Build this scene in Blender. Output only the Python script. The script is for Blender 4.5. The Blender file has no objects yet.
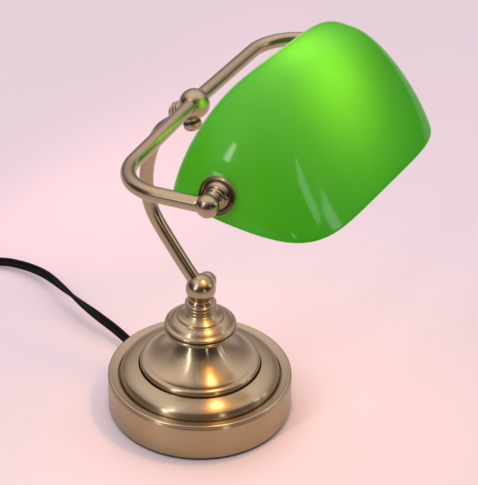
import bpy, bmesh, math
import numpy as np
from mathutils import Vector, Matrix

sc = bpy.context.scene
COL = sc.collection
CM = 0.01                                   # everything below is written in centimetres

# ------------------------------------------------------------------ camera
CAM = np.array([3.44193, -94.21219, 73.99778])
PITCH, YAW, ROLL, FPX = 0.569589, -0.00962, 0.0247575, 1665.953

def cam_axes():
    f = np.array([math.sin(YAW)*math.cos(PITCH), math.cos(YAW)*math.cos(PITCH), -math.sin(PITCH)])
    R = np.cross(f, [0, 0, 1.]); R /= np.linalg.norm(R); U = np.cross(R, f)
    return math.cos(ROLL)*R + math.sin(ROLL)*U, -math.sin(ROLL)*R + math.cos(ROLL)*U, f

cR, cU, cF = cam_axes()
cam = bpy.data.cameras.new('camera')
cam.sensor_fit = 'HORIZONTAL'; cam.sensor_width = 36.0; cam.lens = 36.0*FPX/478.0
cam.clip_start = 0.05; cam.clip_end = 50
camo = bpy.data.objects.new('camera', cam); COL.objects.link(camo)
camo.matrix_world = Matrix(((cR[0], cU[0], -cF[0], CAM[0]*CM), (cR[1], cU[1], -cF[1], CAM[1]*CM),
                            (cR[2], cU[2], -cF[2], CAM[2]*CM), (0, 0, 0, 1)))
sc.camera = camo

# ------------------------------------------------------------------ world: soft studio surround
w = bpy.data.worlds.new('World'); sc.world = w; w.use_nodes = True
nt = w.node_tree; nt.nodes.clear()
out = nt.nodes.new('ShaderNodeOutputWorld'); bg = nt.nodes.new('ShaderNodeBackground')
tc = nt.nodes.new('ShaderNodeTexCoord'); sx = nt.nodes.new('ShaderNodeSeparateXYZ'); rmp = nt.nodes.new('ShaderNodeValToRGB')
nt.links.new(tc.outputs['Generated'], sx.inputs[0]); nt.links.new(sx.outputs['Z'], rmp.inputs[0])
rmp.color_ramp.elements[0].position = 0.0; rmp.color_ramp.elements[0].color = (0.10, 0.083, 0.085, 1)
rmp.color_ramp.elements[1].position = 0.8; rmp.color_ramp.elements[1].color = (1.10, 0.935, 1.03, 1)
e_ = rmp.color_ramp.elements.new(0.32); e_.color = (0.42, 0.36, 0.395, 1)
# the dark side of the room, behind the photographer, deepened for metal contrast
dt = nt.nodes.new('ShaderNodeVectorMath'); dt.operation = 'DOT_PRODUCT'; dt.inputs[1].default_value = (0.28, -0.93, 0.22)
nt.links.new(tc.outputs['Generated'], dt.inputs[0])
mr = nt.nodes.new('ShaderNodeMapRange'); mr.interpolation_type = 'SMOOTHSTEP'
mr.inputs['From Min'].default_value = 0.30; mr.inputs['From Max'].default_value = 0.95
mr.inputs['To Min'].default_value = 1.0; mr.inputs['To Max'].default_value = 0.06
nt.links.new(dt.outputs['Value'], mr.inputs[0])
mu = nt.nodes.new('ShaderNodeMix'); mu.data_type = 'RGBA'; mu.blend_type = 'MULTIPLY'; mu.inputs[0].default_value = 1.0
nt.links.new(rmp.outputs[0], mu.inputs[6]); nt.links.new(mr.outputs[0], mu.inputs[7])
last = mu.outputs[2]
for dvec in ((-0.97, -0.10, 0.20), (0.93, -0.40, 0.12)):      # two dark flags added to the surround for contrast in the metal
    d2 = nt.nodes.new('ShaderNodeVectorMath'); d2.operation = 'DOT_PRODUCT'; d2.inputs[1].default_value = dvec
    nt.links.new(tc.outputs['Generated'], d2.inputs[0])
    m2 = nt.nodes.new('ShaderNodeMapRange'); m2.interpolation_type = 'SMOOTHSTEP'
    m2.inputs['From Min'].default_value = 0.80; m2.inputs['From Max'].default_value = 0.96
    m2.inputs['To Min'].default_value = 1.0; m2.inputs['To Max'].default_value = 0.15
    nt.links.new(d2.outputs['Value'], m2.inputs[0])
    x2 = nt.nodes.new('ShaderNodeMix'); x2.data_type = 'RGBA'; x2.blend_type = 'MULTIPLY'; x2.inputs[0].default_value = 1.0
    nt.links.new(last, x2.inputs[6]); nt.links.new(m2.outputs[0], x2.inputs[7]); last = x2.outputs[2]
nt.links.new(last, bg.inputs[0]); bg.inputs[1].default_value = 1.30
nt.links.new(bg.outputs[0], out.inputs[0])

# ------------------------------------------------------------------ studio lamps
def area(name, loc, target, size, power, color, size_y=None, spread=180):
    l = bpy.data.lights.new(name, 'AREA'); l.energy = power; l.color = color
    l.shape = 'RECTANGLE' if size_y else 'SQUARE'; l.size = size*CM
    if size_y: l.size_y = size_y*CM
    l.spread = math.radians(spread)
    o = bpy.data.objects.new(name, l); COL.objects.link(o)
    o.location = Vector(loc)*CM
    d = (Vector(target)-Vector(loc)).normalized()
    o.rotation_euler = d.to_track_quat('-Z', 'Y').to_euler()
    return o
area('left_softbox', (-66, -72, 104), (2, -10, 26), 9, 1.5, (1.0, 0.94, 0.93), 34)
area('left_low_softbox', (-70, -72, 44), (0, -3, 2), 10, 0.026, (1.0, 0.94, 0.93), 34, 18)  # added narrow-spread light, only for the left highlights on the base metal
area('right_low_strip', (62, -102, 26), (0, -3, 2), 10, 0.008, (1.0, 0.95, 0.93), 34, 16)  # added like the one above, for the bright band on the pedestal
area('right_window', (150, -6, 72), (6, -11, 24), 24, 0.9, (0.95, 0.96, 1.0), 34)
area('right_low_window', (150, 22, 40), (8, -11, 23), 20, 0.5, (0.95, 0.96, 1.0), 24)

# ------------------------------------------------------------------ colour management / sampling
sc.view_settings.view_transform = 'Standard'; sc.view_settings.look = 'None'
sc.view_settings.exposure = 0.0; sc.view_settings.gamma = 1.0
sc.cycles.use_denoising = True
sc.cycles.max_bounces = 10; sc.cycles.diffuse_bounces = 5; sc.cycles.glossy_bounces = 6
sc.cycles.transmission_bounces = 6
sc.cycles.sample_clamp_indirect = 3.0

# ------------------------------------------------------------------ lamp frame
PHI = 1.13621183
A3 = np.array([math.cos(PHI), math.sin(PHI), 0.0])       # along the shade
E3 = np.array([math.sin(PHI), -math.cos(PHI), 0.0])      # from the stem out to the front of the shade
Z3 = np.array([0, 0, 1.0])
JP = -0.598*E3 + 23.9447*Z3                              # yoke ball joint
HL, BOW, ARM, PSI = 11.596, 0.4533, 6.444, 0.0801
DD = math.cos(PSI)*E3 + math.sin(PSI)*Z3

# ------------------------------------------------------------------ materials
def mat(name):
    m = bpy.data.materials.new(name); m.use_nodes = True
    return m, m.node_tree, m.node_tree.nodes['Principled BSDF']

def link(nt, a, b): nt.links.new(a, b)

def brushed(name, mode, col=(0.40, 0.33, 0.20), rough=0.27, aniso=0.0, scl=1.0, bump=0.025, rv=0.05):
    """antique brushed brass-nickel; mode 'lathe' = brushing runs round the local Z axis"""
    m, nt, p = mat(name)
    N = nt.nodes
    p.inputs['Metallic'].default_value = 1.0
    tc = N.new('ShaderNodeTexCoord')
    if mode == 'lathe':
        sep = N.new('ShaderNodeSeparateXYZ'); link(nt, tc.outputs['Object'], sep.inputs[0])
        r2 = N.new('ShaderNodeVectorMath'); r2.operation = 'LENGTH'
        cb = N.new('ShaderNodeCombineXYZ'); link(nt, sep.outputs[0], cb.inputs[0]); link(nt, sep.outputs[1], cb.inputs[1])
        link(nt, cb.outputs[0], r2.inputs[0])
        at = N.new('ShaderNodeMath'); at.operation = 'ARCTAN2'
        link(nt, sep.outputs[1], at.inputs[0]); link(nt, sep.outputs[0], at.inputs[1])
        k1 = N.new('ShaderNodeMath'); k1.operation = 'MULTIPLY'; k1.inputs[1].default_value = 0.9; link(nt, at.outputs[0], k1.inputs[0])
        k2 = N.new('ShaderNodeMath'); k2.operation = 'MULTIPLY'; k2.inputs[1].default_value = 2600*scl; link(nt, r2.outputs['Value'], k2.inputs[0])
        k3 = N.new('ShaderNodeMath'); k3.operation = 'MULTIPLY'; k3.inputs[1].default_value = 2600*scl; link(nt, sep.outputs[2], k3.inputs[0])
        cc = N.new('ShaderNodeCombineXYZ'); link(nt, k1.outputs[0], cc.inputs[0]); link(nt, k2.outputs[0], cc.inputs[1]); link(nt, k3.outputs[0], cc.inputs[2])
        vec = cc.outputs[0]
        tg = N.new('ShaderNodeTangent'); tg.direction_type = 'RADIAL'; tg.axis = 'Z'
        link(nt, tg.outputs[0], p.inputs['Tangent'])
        p.inputs['Anisotropic'].default_value = aniso; p.inputs['Anisotropic Rotation'].default_value = 0.25
    else:
        mp = N.new('ShaderNodeMapping'); mp.inputs['Scale'].default_value = (900, 900, 900)
        link(nt, tc.outputs['Object'], mp.inputs[0]); vec = mp.outputs[0]
    n1 = N.new('ShaderNodeTexNoise'); n1.inputs['Scale'].default_value = 1.0; n1.inputs['Detail'].default_value = 4
    link(nt, vec, n1.inputs['Vector'])
    n2 = N.new('ShaderNodeTexNoise'); n2.inputs['Scale'].default_value = 45.0; n2.inputs['Detail'].default_value = 3
    link(nt, tc.outputs['Object'], n2.inputs['Vector'])
    mr = N.new('ShaderNodeMapRange'); mr.inputs['To Min'].default_value = rough-rv; mr.inputs['To Max'].default_value = rough+rv
    n3 = N.new('ShaderNodeTexNoise'); n3.inputs['Scale'].default_value = 28.0; n3.inputs['Detail'].default_value = 2; n3.inputs['Roughness'].default_value = 0.65
    link(nt, tc.outputs['Object'], n3.inputs['Vector'])
    sm = N.new('ShaderNodeMapRange'); sm.inputs['From Min'].default_value = 0.42; sm.inputs['From Max'].default_value = 0.68
    sm.inputs['To Min'].default_value = -0.01; sm.inputs['To Max'].default_value = 0.035
    link(nt, n3.outputs[0], sm.inputs[0]); link(nt, n1.outputs[0], mr.inputs[0])
    ad = N.new('ShaderNodeMath'); ad.operation = 'ADD'; link(nt, mr.outputs[0], ad.inputs[0]); link(nt, sm.outputs[0], ad.inputs[1])
    link(nt, ad.outputs[0], p.inputs['Roughness'])
    mx = N.new('ShaderNodeMix'); mx.data_type = 'RGBA'
    mx.inputs[6].default_value = (col[0]*0.95, col[1]*0.94, col[2]*0.92, 1)
    mx.inputs[7].default_value = (col[0]*1.05, col[1]*1.06, col[2]*1.08, 1)
    av = N.new('ShaderNodeMath'); av.operation = 'MULTIPLY_ADD'; av.inputs[1].default_value = 0.6
    h = N.new('ShaderNodeMath'); h.operation = 'MULTIPLY'; h.inputs[1].default_value = 0.4
    link(nt, n2.outputs[0], h.inputs[0]); link(nt, n1.outputs[0], av.inputs[0]); link(nt, h.outputs[0], av.inputs[2])
    link(nt, av.outputs[0], mx.inputs[0]); link(nt, mx.outputs[2], p.inputs['Base Color'])
    bp = N.new('ShaderNodeBump'); bp.inputs['Strength'].default_value = bump; bp.inputs['Distance'].default_value = 0.0003
    link(nt, n1.outputs[0], bp.inputs['Height'])
    if bump > 0: link(nt, bp.outputs[0], p.inputs['Normal'])
    return m

M_BASE = brushed('brushed_brass_turned', 'lathe', rough=0.25, aniso=0.9)
M_TUBE = brushed('brushed_brass_tube', 'tube', rough=0.23, bump=0.0, rv=0.012)
M_BALL = brushed('brushed_brass_ball', 'tube', rough=0.24, bump=0.0, rv=0.012)

# dark groove metal / black plastics
M_BLACK, nt_, p_ = mat('black_rubber')
p_.inputs['Base Color'].default_value = (0.012, 0.012, 0.013, 1); p_.inputs['Roughness'].default_value = 0.55
n_ = nt_.nodes.new('ShaderNodeTexNoise'); n_.inputs['Scale'].default_value = 900
b_ = nt_.nodes.new('ShaderNodeBump'); b_.inputs['Strength'].default_value = 0.15; b_.inputs['Distance'].default_value = 0.0003
nt_.links.new(n_.outputs[0], b_.inputs['Height']); nt_.links.new(b_.outputs[0], p_.inputs['Normal'])
M_CORD, nt_, p_ = mat('black_cord_plastic')
p_.inputs['Base Color'].default_value = (0.004, 0.0045, 0.0045, 1); p_.inputs['Roughness'].default_value = 0.5; p_.inputs['Specular IOR Level'].default_value = 0.1
n_ = nt_.nodes.new('ShaderNodeTexNoise'); n_.inputs['Scale'].default_value = 500
b_ = nt_.nodes.new('ShaderNodeBump'); b_.inputs['Strength'].default_value = 0.1; b_.inputs['Distance'].default_value = 0.0003
nt_.links.new(n_.outputs[0], b_.inputs['Height']); nt_.links.new(b_.outputs[0], p_.inputs['Normal'])

def glass(name, base, trans, tmix, rough, coat):
    m, nt, p = mat(name); N = nt.nodes
    p.inputs['Base Color'].default_value = (*base, 1); p.inputs['Roughness'].default_value = rough
    p.inputs['IOR'].default_value = 1.5; p.inputs['Specular IOR Level'].default_value = 0.36
    p.inputs['Coat Weight'].default_value = coat; p.inputs['Coat Roughness'].default_value = 0.02
    tr = N.new('ShaderNodeBsdfTranslucent'); tr.inputs[0].default_value = (*trans, 1)
    mx = N.new('ShaderNodeMixShader'); mx.inputs[0].default_value = tmix
    link(nt, p.outputs[0], mx.inputs[1]); link(nt, tr.outputs[0], mx.inputs[2])
    link(nt, mx.outputs[0], N['Material Output'].inputs[0])
    # very faint waviness and depth variation of hand-finished cased glass
    n = N.new('ShaderNodeTexNoise'); n.inputs['Scale'].default_value = 22; n.inputs['Detail'].default_value = 1
    tc = N.new('ShaderNodeTexCoord'); link(nt, tc.outputs['Object'], n.inputs['Vector'])
    bp = N.new('ShaderNodeBump'); bp.inputs['Strength'].default_value = 0.05; bp.inputs['Distance'].default_value = 0.002
    link(nt, n.outputs[0], bp.inputs['Height']); link(nt, bp.outputs[0], p.inputs['Normal'])
    return m
M_GREEN = glass('green_cased_glass', (0.040, 0.375, 0.016), (0.16, 0.95, 0.09), 0.44, 0.09, 0.0)
M_OPAL = glass('white_opal_lining', (0.80, 0.80, 0.76), (0.9, 0.92, 0.82), 0.28, 0.15, 0.2)

M_BULB, nt_, p_ = mat('lit_bulb_glass')
p_.inputs['Base Color'].default_value = (0.9, 0.85, 0.75, 1)
p_.inputs['Emission Color'].default_value = (1.0, 0.42, 0.14, 1); p_.inputs['Emission Strength'].default_value = 116.0
M_SOCKET, nt_, p_ = mat('cream_ceramic')
p_.inputs['Base Color'].default_value = (0.7, 0.67, 0.6, 1); p_.inputs['Roughness'].default_value = 0.35

# ------------------------------------------------------------------ mesh helpers
def obj(name, verts, faces, material, parent=None, origin=(0, 0, 0), axis=None, smooth=True):
    """verts in cm in world space; the object gets its own origin (and local Z along axis)"""
    o3 = np.array(origin, float)
    V = np.array(verts, float) - o3
    rot = Matrix.Identity(3)
    if axis is not None:
        rot = Vector(axis).normalized().to_track_quat('Z', 'Y').to_matrix()
        V = V @ np.array(rot)
    me = bpy.data.meshes.new(name); me.from_pydata([tuple(v*CM) for v in V], [], faces)
    me.materials.append(material); me.update()
    bm = bmesh.new(); bm.from_mesh(me); bmesh.ops.recalc_face_normals(bm, faces=bm.faces); bm.to_mesh(me); bm.free()
    if smooth: me.polygons.foreach_set('use_smooth', [True]*len(me.polygons))
    o = bpy.data.objects.new(name, me); COL.objects.link(o)
    o.matrix_world = Matrix.Translation(Vector(o3*CM)) @ rot.to_4x4()
    if parent is not None:
        bpy.context.view_layer.update()
        o.parent = parent; o.matrix_parent_inverse = parent.matrix_world.inverted()
    return o

def rounded(profile, fil=0.06, n=4):
    """round every inner corner of an (r, z) polyline"""
    P = [np.array(p[:2], float) for p in profile]; fl = [p[2] if len(p) > 2 else fil for p in profile]
    outp = [P[0]]
    for i in range(1, len(P)-1):
        a, b, c = P[i-1], P[i], P[i+1]
        la, lc = np.linalg.norm(a-b), np.linalg.norm(c-b)
        t = min(fl[i], la*0.45, lc*0.45)
        if t < 1e-4: outp.append(b); continue
        s, e = b+(a-b)/la*t, b+(c-b)/lc*t
        for k in range(n+1):
            q = k/n; outp.append((1-q)**2*s+2*q*(1-q)*b+q*q*e)
    outp.append(P[-1]); return outp

def lathe(name, profile, material, parent, centre=(0, 0, 0), axis=(0, 0, 1), seg=160, fil=0.06, closed=True, n=4):
    pr = rounded(profile, fil, n)
    c = np.array(centre, float); ax = np.array(axis, float); ax /= np.linalg.norm(ax)
    t = np.array([1, 0, 0.]) if abs(ax[0]) < .9 else np.array([0, 1., 0])
    x = np.cross(ax, t); x /= np.linalg.norm(x); y = np.cross(ax, x)
    V = []; F = []
    for r, z in pr:
        r = max(r, 0.0005)
        for k in range(seg):
            a = 2*math.pi*k/seg; V.append(c+ax*z+x*r*math.cos(a)+y*r*math.sin(a))
    m = len(pr)
    for i in range(m-1):
        for k in range(seg):
            k2 = (k+1) % seg; F.append((i*seg+k, i*seg+k2, (i+1)*seg+k2, (i+1)*seg+k))
    if closed:
        F.append(tuple(range(seg))[::-1]); F.append(tuple((m-1)*seg+k for k in range(seg)))
    return obj(name, V, F, material, parent, c, ax)

def arc(cx, cz, r, a0, a1, n=8):
    return [(cx+r*math.cos(math.radians(a0+(a1-a0)*i/n)), cz+r*math.sin(math.radians(a0+(a1-a0)*i/n)), 0) for i in range(n+1)]

def sphere_profile(r, z0=0, lo=-90, hi=90, n=28):
    return [(abs(r*math.cos(math.radians(lo+(hi-lo)*i/n))), z0+r*math.sin(math.radians(lo+(hi-lo)*i/n)), 0) for i in range(n+1)]

def catmull(P, n=14):
    P = [np.array(p, float) for p in P]; P = [2*P[0]-P[1]]+P+[2*P[-1]-P[-2]]; o = []
    for i in range(1, len(P)-2):
        p0, p1, p2, p3 = P[i-1:i+3]
        for k in range(n):
            t = k/n; o.append(.5*((2*p1)+(-p0+p2)*t+(2*p0-5*p1+4*p2-p3)*t*t+(-p0+3*p1-3*p2+p3)*t**3))
    o.append(P[-2]); return o

def sweep(name, path, section, material, parent=None, twist=None, up=None):
    """section: list of (x, y); path in cm; parallel transported frame"""
    path = [np.array(p, float) for p in path]; n = len(path); V = []; F = []; s = len(section)
    T = [path[min(i+1, n-1)]-path[max(i-1, 0)] for i in range(n)]; T = [t/np.linalg.norm(t) for t in T]
    u = np.array(up if up is not None else (0, 0, 1.), float); u = u-T[0]*(u@T[0]); u /= np.linalg.norm(u)
    for i in range(n):
        u = u-T[i]*(u@T[i]); u /= np.linalg.norm(u); v = np.cross(T[i], u)
        tw = twist(i/(n-1)) if twist else 0.0
        uu = u*math.cos(tw)+v*math.sin(tw); vv = -u*math.sin(tw)+v*math.cos(tw)
        for (a, b) in section: V.append(path[i]+vv*a+uu*b)
    for i in range(n-1):
        for k in range(s):
            k2 = (k+1) % s; F.append((i*s+k, i*s+k2, (i+1)*s+k2, (i+1)*s+k))
    F.append(tuple(range(s))[::-1]); F.append(tuple((n-1)*s+k for k in range(s)))
    return obj(name, V, F, material, parent, path[0])

def ring(r, n=48): return [(r*math.cos(2*math.pi*k/n), r*math.sin(2*math.pi*k/n)) for k in range(n)]

def fillet_path(P, radii, n=20):
    """polyline with each inner corner turned on an arc"""
    P = [np.array(p, float) for p in P]; o = [P[0]]
    for i in range(1, len(P)-1):
        a, b, c = P[i-1], P[i], P[i+1]; r = radii[i]
        da = (a-b)/np.linalg.norm(a-b); dc = (c-b)/np.linalg.norm(c-b)
        th = math.acos(max(-1, min(1, float(da@dc)))); t = r/math.tan(th/2)
        s, e = b+da*t, b+dc*t
        bis = da+dc; bis /= np.linalg.norm(bis); ctr = b+bis*r/math.sin(th/2)
        s0, e0 = s-ctr, e-ctr; an = math.pi-th
        for k in range(n+1):
            q = k/n; o.append(ctr+(math.sin((1-q)*an)*s0+math.sin(q*an)*e0)/math.sin(an))
    o.append(P[-1])
    # subdivide long straight runs so the frame stays steady
    out = [o[0]]
    for p in o[1:]:
        d = np.linalg.norm(p-out[-1]); m = max(1, int(d/0.6))
        for k in range(1, m+1): out.append(out[-1]+(p-out[-1])/(m-k+1))
    return out

# ------------------------------------------------------------------ tabletop
M_TABLE, nt, p = mat('white_tabletop')
p.inputs['Roughness'].default_value = 0.55; p.inputs['Specular IOR Level'].default_value = 0.25
n1 = nt.nodes.new('ShaderNodeTexNoise'); n1.inputs['Scale'].default_value = 3.0; n1.inputs['Detail'].default_value = 3
tc = nt.nodes.new('ShaderNodeTexCoord'); nt.links.new(tc.outputs['Object'], n1.inputs['Vector'])
mx = nt.nodes.new('ShaderNodeMix'); mx.data_type = 'RGBA'
mx.inputs[6].default_value = (0.845, 0.79, 0.80, 1); mx.inputs[7].default_value = (0.865, 0.805, 0.815, 1)
nt.links.new(n1.outputs[0], mx.inputs[0]); nt.links.new(mx.outputs[2], p.inputs['Base Color'])
S_ = 260
tt = obj('tabletop', [(-S_, -S_, 0), (S_, -S_, 0), (S_, S_, 0), (-S_, S_, 0),
                      (-S_, -S_, -4), (S_, -S_, -4), (S_, S_, -4), (-S_, S_, -4)],
         [(0, 1, 2, 3), (7, 6, 5, 4), (0, 4, 5, 1), (1, 5, 6, 2), (2, 6, 7, 3), (3, 7, 4, 0)], M_TABLE, smooth=False)
tt['kind'] = 'structure'

# ------------------------------------------------------------------ the lamp
lamp = bpy.data.objects.new('desk_lamp', None); COL.objects.link(lamp)
lamp.empty_display_size = 0.05
lamp['label'] = 'brushed brass banker desk lamp with green glass shade and black cord on a white table'
lamp['category'] = 'desk lamp'

# base: side wall, rounded lip, groove, domed shoulder, second ring
base = lathe('base', [(0, .16), (6.36, .16), (6.5, .22, .05), (6.5, 2.62, .10), (6.44, 2.74, .05)] +
             arc(6.33, 2.77, .15, 8, 95, 8) +
             [(6.18, 2.87, .08), (5.82, 2.80, .05), (5.745, 2.77, .02), (5.735, 2.45, 0), (5.665, 2.45, 0), (5.66, 2.74, .01)] +
             [(5.63, 2.98, .1), (5.50, 3.24, .2), (5.18, 3.47, .3), (4.75, 3.62, .3), (4.36, 3.70, .06), (4.30, 3.68, .02), (4.295, 3.40, 0), (3.7, 3.40, 0)] +
             [(0, 3.40)], M_BASE, lamp, seg=256)
lathe('foot_pad', [(0, 0.01), (6.30, 0.01, .05), (6.42, 0.05, .03), (6.42, .17, .02), (0, .17)], M_BLACK, base, seg=256)

# flared pedestal cone
ped = catmull([(4.235, 3.78), (4.235, 3.92), (4.14, 4.06), (3.95, 4.13), (3.68, 4.14), (3.3, 4.27), (2.85, 4.54), (2.40, 4.90), (2.03, 5.26), (1.75, 5.65), (1.56, 6.05), (1.48, 6.5)], 5)
lathe('pedestal', [(3.9, 3.42, 0), (4.235, 3.42, 0)]+[(p[0], p[1], 0) for p in ped], M_BASE, lamp, seg=192)

# collar disc with stepped dome
lathe('collar', [(1.2, 6.36), (1.5, 6.40, .05), (1.75, 6.44, .05), (2.30, 6.50, .08)] + arc(2.38, 6.66, .165, -80, 70, 6) +
      [(2.44, 6.81, .01), (2.30, 6.82, 0), (2.30, 6.865, 0), (2.42, 6.87, .01)] + arc(2.36, 6.99, .125, -60, 80, 6) +
      [(2.26, 7.17, .1), (2.05, 7.40, .2), (1.78, 7.54, .1), (1.66, 7.56, .03), (1.62, 7.60, .02), (1.60, 7.70, .05),
       (1.42, 7.78, .1), (1.20, 7.96, .1), (1.08, 8.10), (0.5, 8.12)], M_BASE, lamp, seg=192)
thr = [(0.6, 8.06), (1.0, 8.06, .02)]
for z in (8.20, 8.46, 8.72):
    thr += arc(0.97, z, .115, -75, 75, 6)+[(0.93, z+.13, .01)]
lathe('threaded_neck', thr+[(0.98, 8.90, .03), (.86, 9.12, .05), (.70, 9.22), (.3, 9.22)], M_BASE, lamp, seg=128, n=2)

# lower knuckle: ball on the neck, pivot knob behind it
bj = lathe('ball_joint', sphere_profile(1.04, 9.86), M_BALL, lamp, seg=96)
lathe('pivot_knob', [(0.45, 0.2), (0.55, 0.25, .03)]+sphere_profile(0.66, 0.92, -40, 90, 20), M_BALL, bj, centre=9.92*Z3, axis=A3, seg=72)

# curved stem
stem_ez = [(-0.05, 9.95), (-0.90, 10.95), (-2.17, 12.67), (-3.30, 14.30), (-3.82, 15.35), (-4.12, 16.6), (-4.14, 17.9), (-3.83, 19.6), (-3.08, 21.3), (-2.0, 22.35), (-1.45, 22.95)]
sweep('stem', catmull([e*E3+z*Z3 for e, z in stem_ez], 12), ring(0.475), M_TUBE, lamp, up=A3)

# yoke: ball in the middle, spine to both sides, arms coming forward to the shade
K1 = JP-HL*A3+(BOW+ARM)*DD; K2 = JP+HL*A3+(BOW+ARM)*DD
C1 = JP-HL*A3+BOW*DD+0.12*Z3; C2 = JP+HL*A3+0.10*DD+0.14*Z3
yoke_path = fillet_path([K1, C1, JP+0.14*Z3, C2, K2], [0, 3.3, 6.0, 3.3, 0], 24)
sweep('yoke', yoke_path, ring(0.475, 96), M_TUBE, lamp, up=Z3)
yj = lathe('yoke_ball', sphere_profile(1.0), M_BALL, lamp, centre=JP, seg=96)
# swivel behind and below the ball: ringed collar + cap nut with a dark slot
nb = -0.92*E3-0.55*Z3; nb /= np.linalg.norm(nb)
rings = [(0.3, .6), (.62, .7, .02)]
for z in (.92, 1.15, 1.38):
    rings += arc(.64, z, .095, -75, 75, 5)+[(.56, z+.115, .01)]
lathe('swivel_collar', rings+[(.62, 1.55, .1), (.50, 1.80, .15), (.25, 1.92, .1), (0, 1.94)], M_BASE, yj, centre=JP-0.25*Z3, axis=nb, seg=72, n=2)
nc = 0.30*E3-0.95*Z3
lathe('cap_nut', [(0.4, .2), (.52, .3, .03), (.52, .62, .03), (.60, .66, .03), (.60, .92, .05), (.50, 1.1, .1), (.2, 1.2, .1), (0, 1.2)], M_BALL, yj, centre=JP-.35*E3-.75*Z3, axis=nc, seg=64)
lathe('slot', [(0.2, .0), (.545, .02, .01), (.545, .2, .01), (.2, .22)], M_BLACK, yj, centre=JP-.35*E3-.75*Z3+nc*.43, axis=nc, seg=64)

# knobs at the two ends of the shade, each with ringed neck and dished washer
knobs = []
for sgn, K in ((1, K1), (-1, K2)):
    kn = lathe('end_knob', sphere_profile(0.70), M_BALL, lamp, centre=K, axis=A3*sgn, seg=72); knobs.append(kn)
    nk = [(0.3, .40), (.50, .45, .02)]+arc(.50, .66, .10, -75, 75, 5)+arc(.56, .88, .11, -75, 75, 5)+arc(.66, 1.10, .11, -75, 75, 5)+[(.66, 1.24, .02), (.4, 1.9)]
    lathe('threaded_neck', nk, M_BASE, kn, centre=K, axis=A3*sgn, seg=72, n=2)

# ------------------------------------------------------------------ glass shade
Lu, PW, Bb, Vf, Vb, Wd, qf, qb, v0, w0, TILT, KK, MM, VC, YW, LN, U0 = (
    10.525, 5.32, .0742, 6.8756, 3.311, 6.4835, 1.02, 2.172, 6.199, 22.848, -.147, .3272, 1.6, .4316, .05035, -.0296, -.0355)
DL = 1.6
def shade_local(AA, BB, shrink=0.0):
    lu, vf, vb, wd = Lu-shrink, Vf-shrink, Vb-shrink, Wd-shrink
    cv, sw_, su = np.cos(AA)*np.cos(BB), np.sin(AA)*np.cos(BB), np.sin(BB)
    sw_ = np.maximum(sw_, 0)
    V = np.where(cv > 0, vf, vb); qq = np.where(cv > 0, qf, qb)
    sa = lambda v: (np.sqrt(v*v+DL*DL)-DL)/(np.sqrt(V*V+DL*DL)-DL)
    lo = np.zeros_like(su); hi = np.full_like(su, 30.)
    for _ in range(45):
        m = (lo+hi)/2
        F = (np.abs(m*su)/(lu*np.maximum(.05, 1-Bb*((m*cv-VC)/5)**2-KK*(m*sw_/wd)**MM)))**PW + ((sa(m*cv)+1e-9)**qq+(m*sw_/wd+1e-9)**qq)**(PW/qq)
        lo = np.where(F < 1, m, lo); hi = np.where(F < 1, hi, m)
    return lo*su, lo*cv, lo*sw_
def to_world(u, v, wz):
    v2 = v*math.cos(TILT)-wz*math.sin(TILT); w2 = v*math.sin(TILT)+wz*math.cos(TILT)
    u3 = u*math.cos(LN)-w2*math.sin(LN); w3 = u*math.sin(LN)+w2*math.cos(LN)
    u4 = u3*math.cos(YW)-v2*math.sin(YW); v4 = u3*math.sin(YW)+v2*math.cos(YW)
    return (u4+U0)[:, None]*A3+(v0+v4)[:, None]*E3+np.outer(w0+w3, Z3)
nA, nB = 160, 300
Aa = np.linspace(0, math.pi, nA+1); Bb_ = np.linspace(-math.pi/2, math.pi/2, nB+1)[1:-1]
AA, BB = np.meshgrid(Aa, Bb_)
SH = to_world(*shade_local(AA.ravel(), BB.ravel()))
pole = to_world(*shade_local(np.array([0., 0.]), np.array([-math.pi/2, math.pi/2])))
V = [*SH, pole[0], pole[1]]; F = []; W_ = nA+1; R_ = nB-1
for i in range(R_-1):
    for k in range(nA): F.append((i*W_+k, i*W_+k+1, (i+1)*W_+k+1, (i+1)*W_+k))
i0, i1 = R_*W_, R_*W_+1
for k in range(nA):
    F.append((i0, k+1, k)); F.append((i1, (R_-1)*W_+k, (R_-1)*W_+k+1))
sc_ = to_world(np.array([0.]), np.array([1.5]), np.array([1.0]))[0]
shade = obj('lamp_shade', V, F, M_GREEN, lamp, sc_)
shade.data.materials.append(M_OPAL)
bm = bmesh.new(); bm.from_mesh(shade.data)
top = max(bm.faces, key=lambda f: f.calc_center_median().z)
if top.normal.z < 0: bmesh.ops.reverse_faces(bm, faces=bm.faces)
bm.to_mesh(shade.data); bm.free()
sol = shade.modifiers.new('shell', 'SOLIDIFY'); sol.thickness = 0.32*CM; sol.offset = -1; sol.material_offset = 1; sol.material_offset_rim = 0
bev = shade.modifiers.new('rim', 'BEVEL'); bev.width = 0.10*CM; bev.segments = 3; bev.limit_method = 'ANGLE'; bev.angle_limit = math.radians(50)

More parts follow.
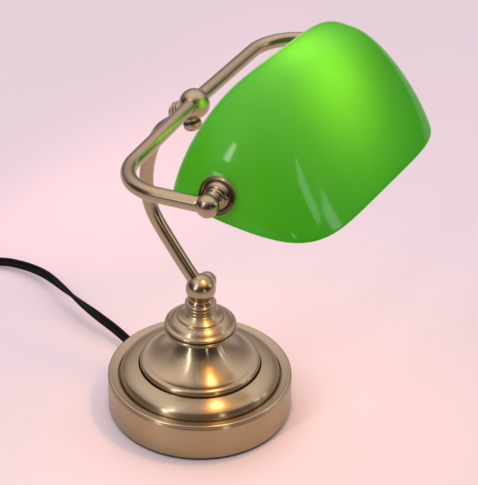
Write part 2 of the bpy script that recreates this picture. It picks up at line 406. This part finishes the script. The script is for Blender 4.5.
# dished washers clamped flat on the glass where the shade is held
def hole_frame(sgn):
    best = None
    for A in np.linspace(.2, 2.9, 60):
        B = np.linspace(.6, 1.55, 120)*-sgn
        P = to_world(*shade_local(np.full(120, A), B))
        d = P-(K1 if sgn > 0 else K2); r = np.linalg.norm(d-np.outer(d@A3, A3), axis=1); i = int(r.argmin())
        if best is None or r[i] < best[0]: best = (r[i], A, B[i])
    _, A, B = best; h = .02
    Q = to_world(*shade_local(np.array([A, A+h, A-h, A, A]), np.array([B, B, B, B+h, B-h])))
    n = np.cross(Q[1]-Q[2], Q[3]-Q[4]); n /= np.linalg.norm(n)
    if n@(A3*sgn) < 0: n = -n
    return Q[0], n
for sgn, kn in zip((1, -1), knobs):
    P, n = hole_frame(sgn)
    lathe('washer', [(.45, -.42), (.62, -.40, .04), (.80, -.26, .05)]+arc(1.03, -.12, .15, 165, -40, 9)+[(1.08, .06, .03), (.9, .4), (.45, .4)],
          M_BASE, kn, centre=P-n*0.06, axis=n, seg=96, n=3)

# bulb and holder inside the shade, carried on the far end
def inside(u, v, wz): return to_world(np.array([float(u)]), np.array([float(v)]), np.array([float(wz)]))[0]
B0 = inside(-0.1, -1.25, 3.0)
ba = inside(-0.1, -1.25, 3.0)-inside(9, 0.3, 2.2); ba /= np.linalg.norm(ba)
bulb = lathe('bulb', [(.45, -2.4), (.5, -1.9, .1), (.56, -1.3, .1)]+sphere_profile(1.2, 0, -58, 90, 24), M_BULB, lamp, centre=B0, axis=ba, seg=64)
sl = bpy.data.lights.new('floor_pool_spot', 'SPOT')          # added spot beside the bulb, throws the warm pool across the table
sl.energy = 5.2; sl.color = (1.0, 0.36, 0.27); sl.shadow_soft_size = 0.003
sl.spot_size = math.radians(70); sl.spot_blend = 1.0
slo = bpy.data.objects.new('floor_pool_spot', sl); COL.objects.link(slo)
P_ = inside(-2.6, -0.2, 2.66); slo.location = Vector(P_)*CM
slo.rotation_euler = Vector(58*A3-68*E3-P_).normalized().to_track_quat('-Z', 'Y').to_euler()
slo.parent = lamp
lathe('socket', [(0.4, -6.1), (0.75, -6.05, .05), (0.9, -5.4, .1), (.98, -2.5, .05), (.9, -2.25), (.5, -2.25)], M_SOCKET, lamp, centre=B0, axis=ba, seg=64)

# ------------------------------------------------------------------ power cord (flat twin flex with a twist)
def on_plane(px, py, h):
    v = cF+(px-239)/FPX*cR-(py-242.5)/FPX*cU
    t = (h-CAM[2])/v[2]; return CAM+t*v
cpts = [(-3.5, 3.3, .62)]
cord_px = [(121.5, 334.6, 1.0), (100.4, 317.9, 1.35), (83.7, 305.0, 1.4), (67, 291, 1.3), (50.2, 277.6, 1.05), (36.8, 270.2, .85), (20, 264.6, .65), (0, 261.6, .5), (-40, 262.5, .35), (-120, 285, .3), (-230, 330, .3), (-330, 330, .3), (-420, 250, .3), (-520, 190, .3)]
path = catmull([np.array(cpts[0])]+[on_plane(*c) for c in cord_px], 16)
sec = []
rr, of = 0.15, 0.185
n_ = 14
for k in range(n_+1):
    a = math.radians(-145+290*k/n_); sec.append((of+rr*math.cos(a), rr*math.sin(a)))
for k in range(n_+1):
    a = math.radians(35+290*k/n_); sec.append((-of+rr*math.cos(a), rr*math.sin(a)))
def cord_twist(t):                          # the flat side faces up near the lamp, turns over once, and lies flat again
    q = min(1, max(0, (t-0.07)/0.36)); q = q*q*(3-2*q)
    return FACE+math.pi*q
T_ = path[60]-path[56]; T_ /= np.linalg.norm(T_); u_ = Z3-T_*(Z3@T_); u_ /= np.linalg.norm(u_); v_ = np.cross(T_, u_)
W_ = np.cross(cF, T_)
FACE = min((k*math.pi/36 for k in range(36)), key=lambda a: -abs((v_*math.cos(a)-u_*math.sin(a))@W_))
sweep('power_cord', path, sec, M_CORD, lamp, twist=cord_twist, up=Z3)
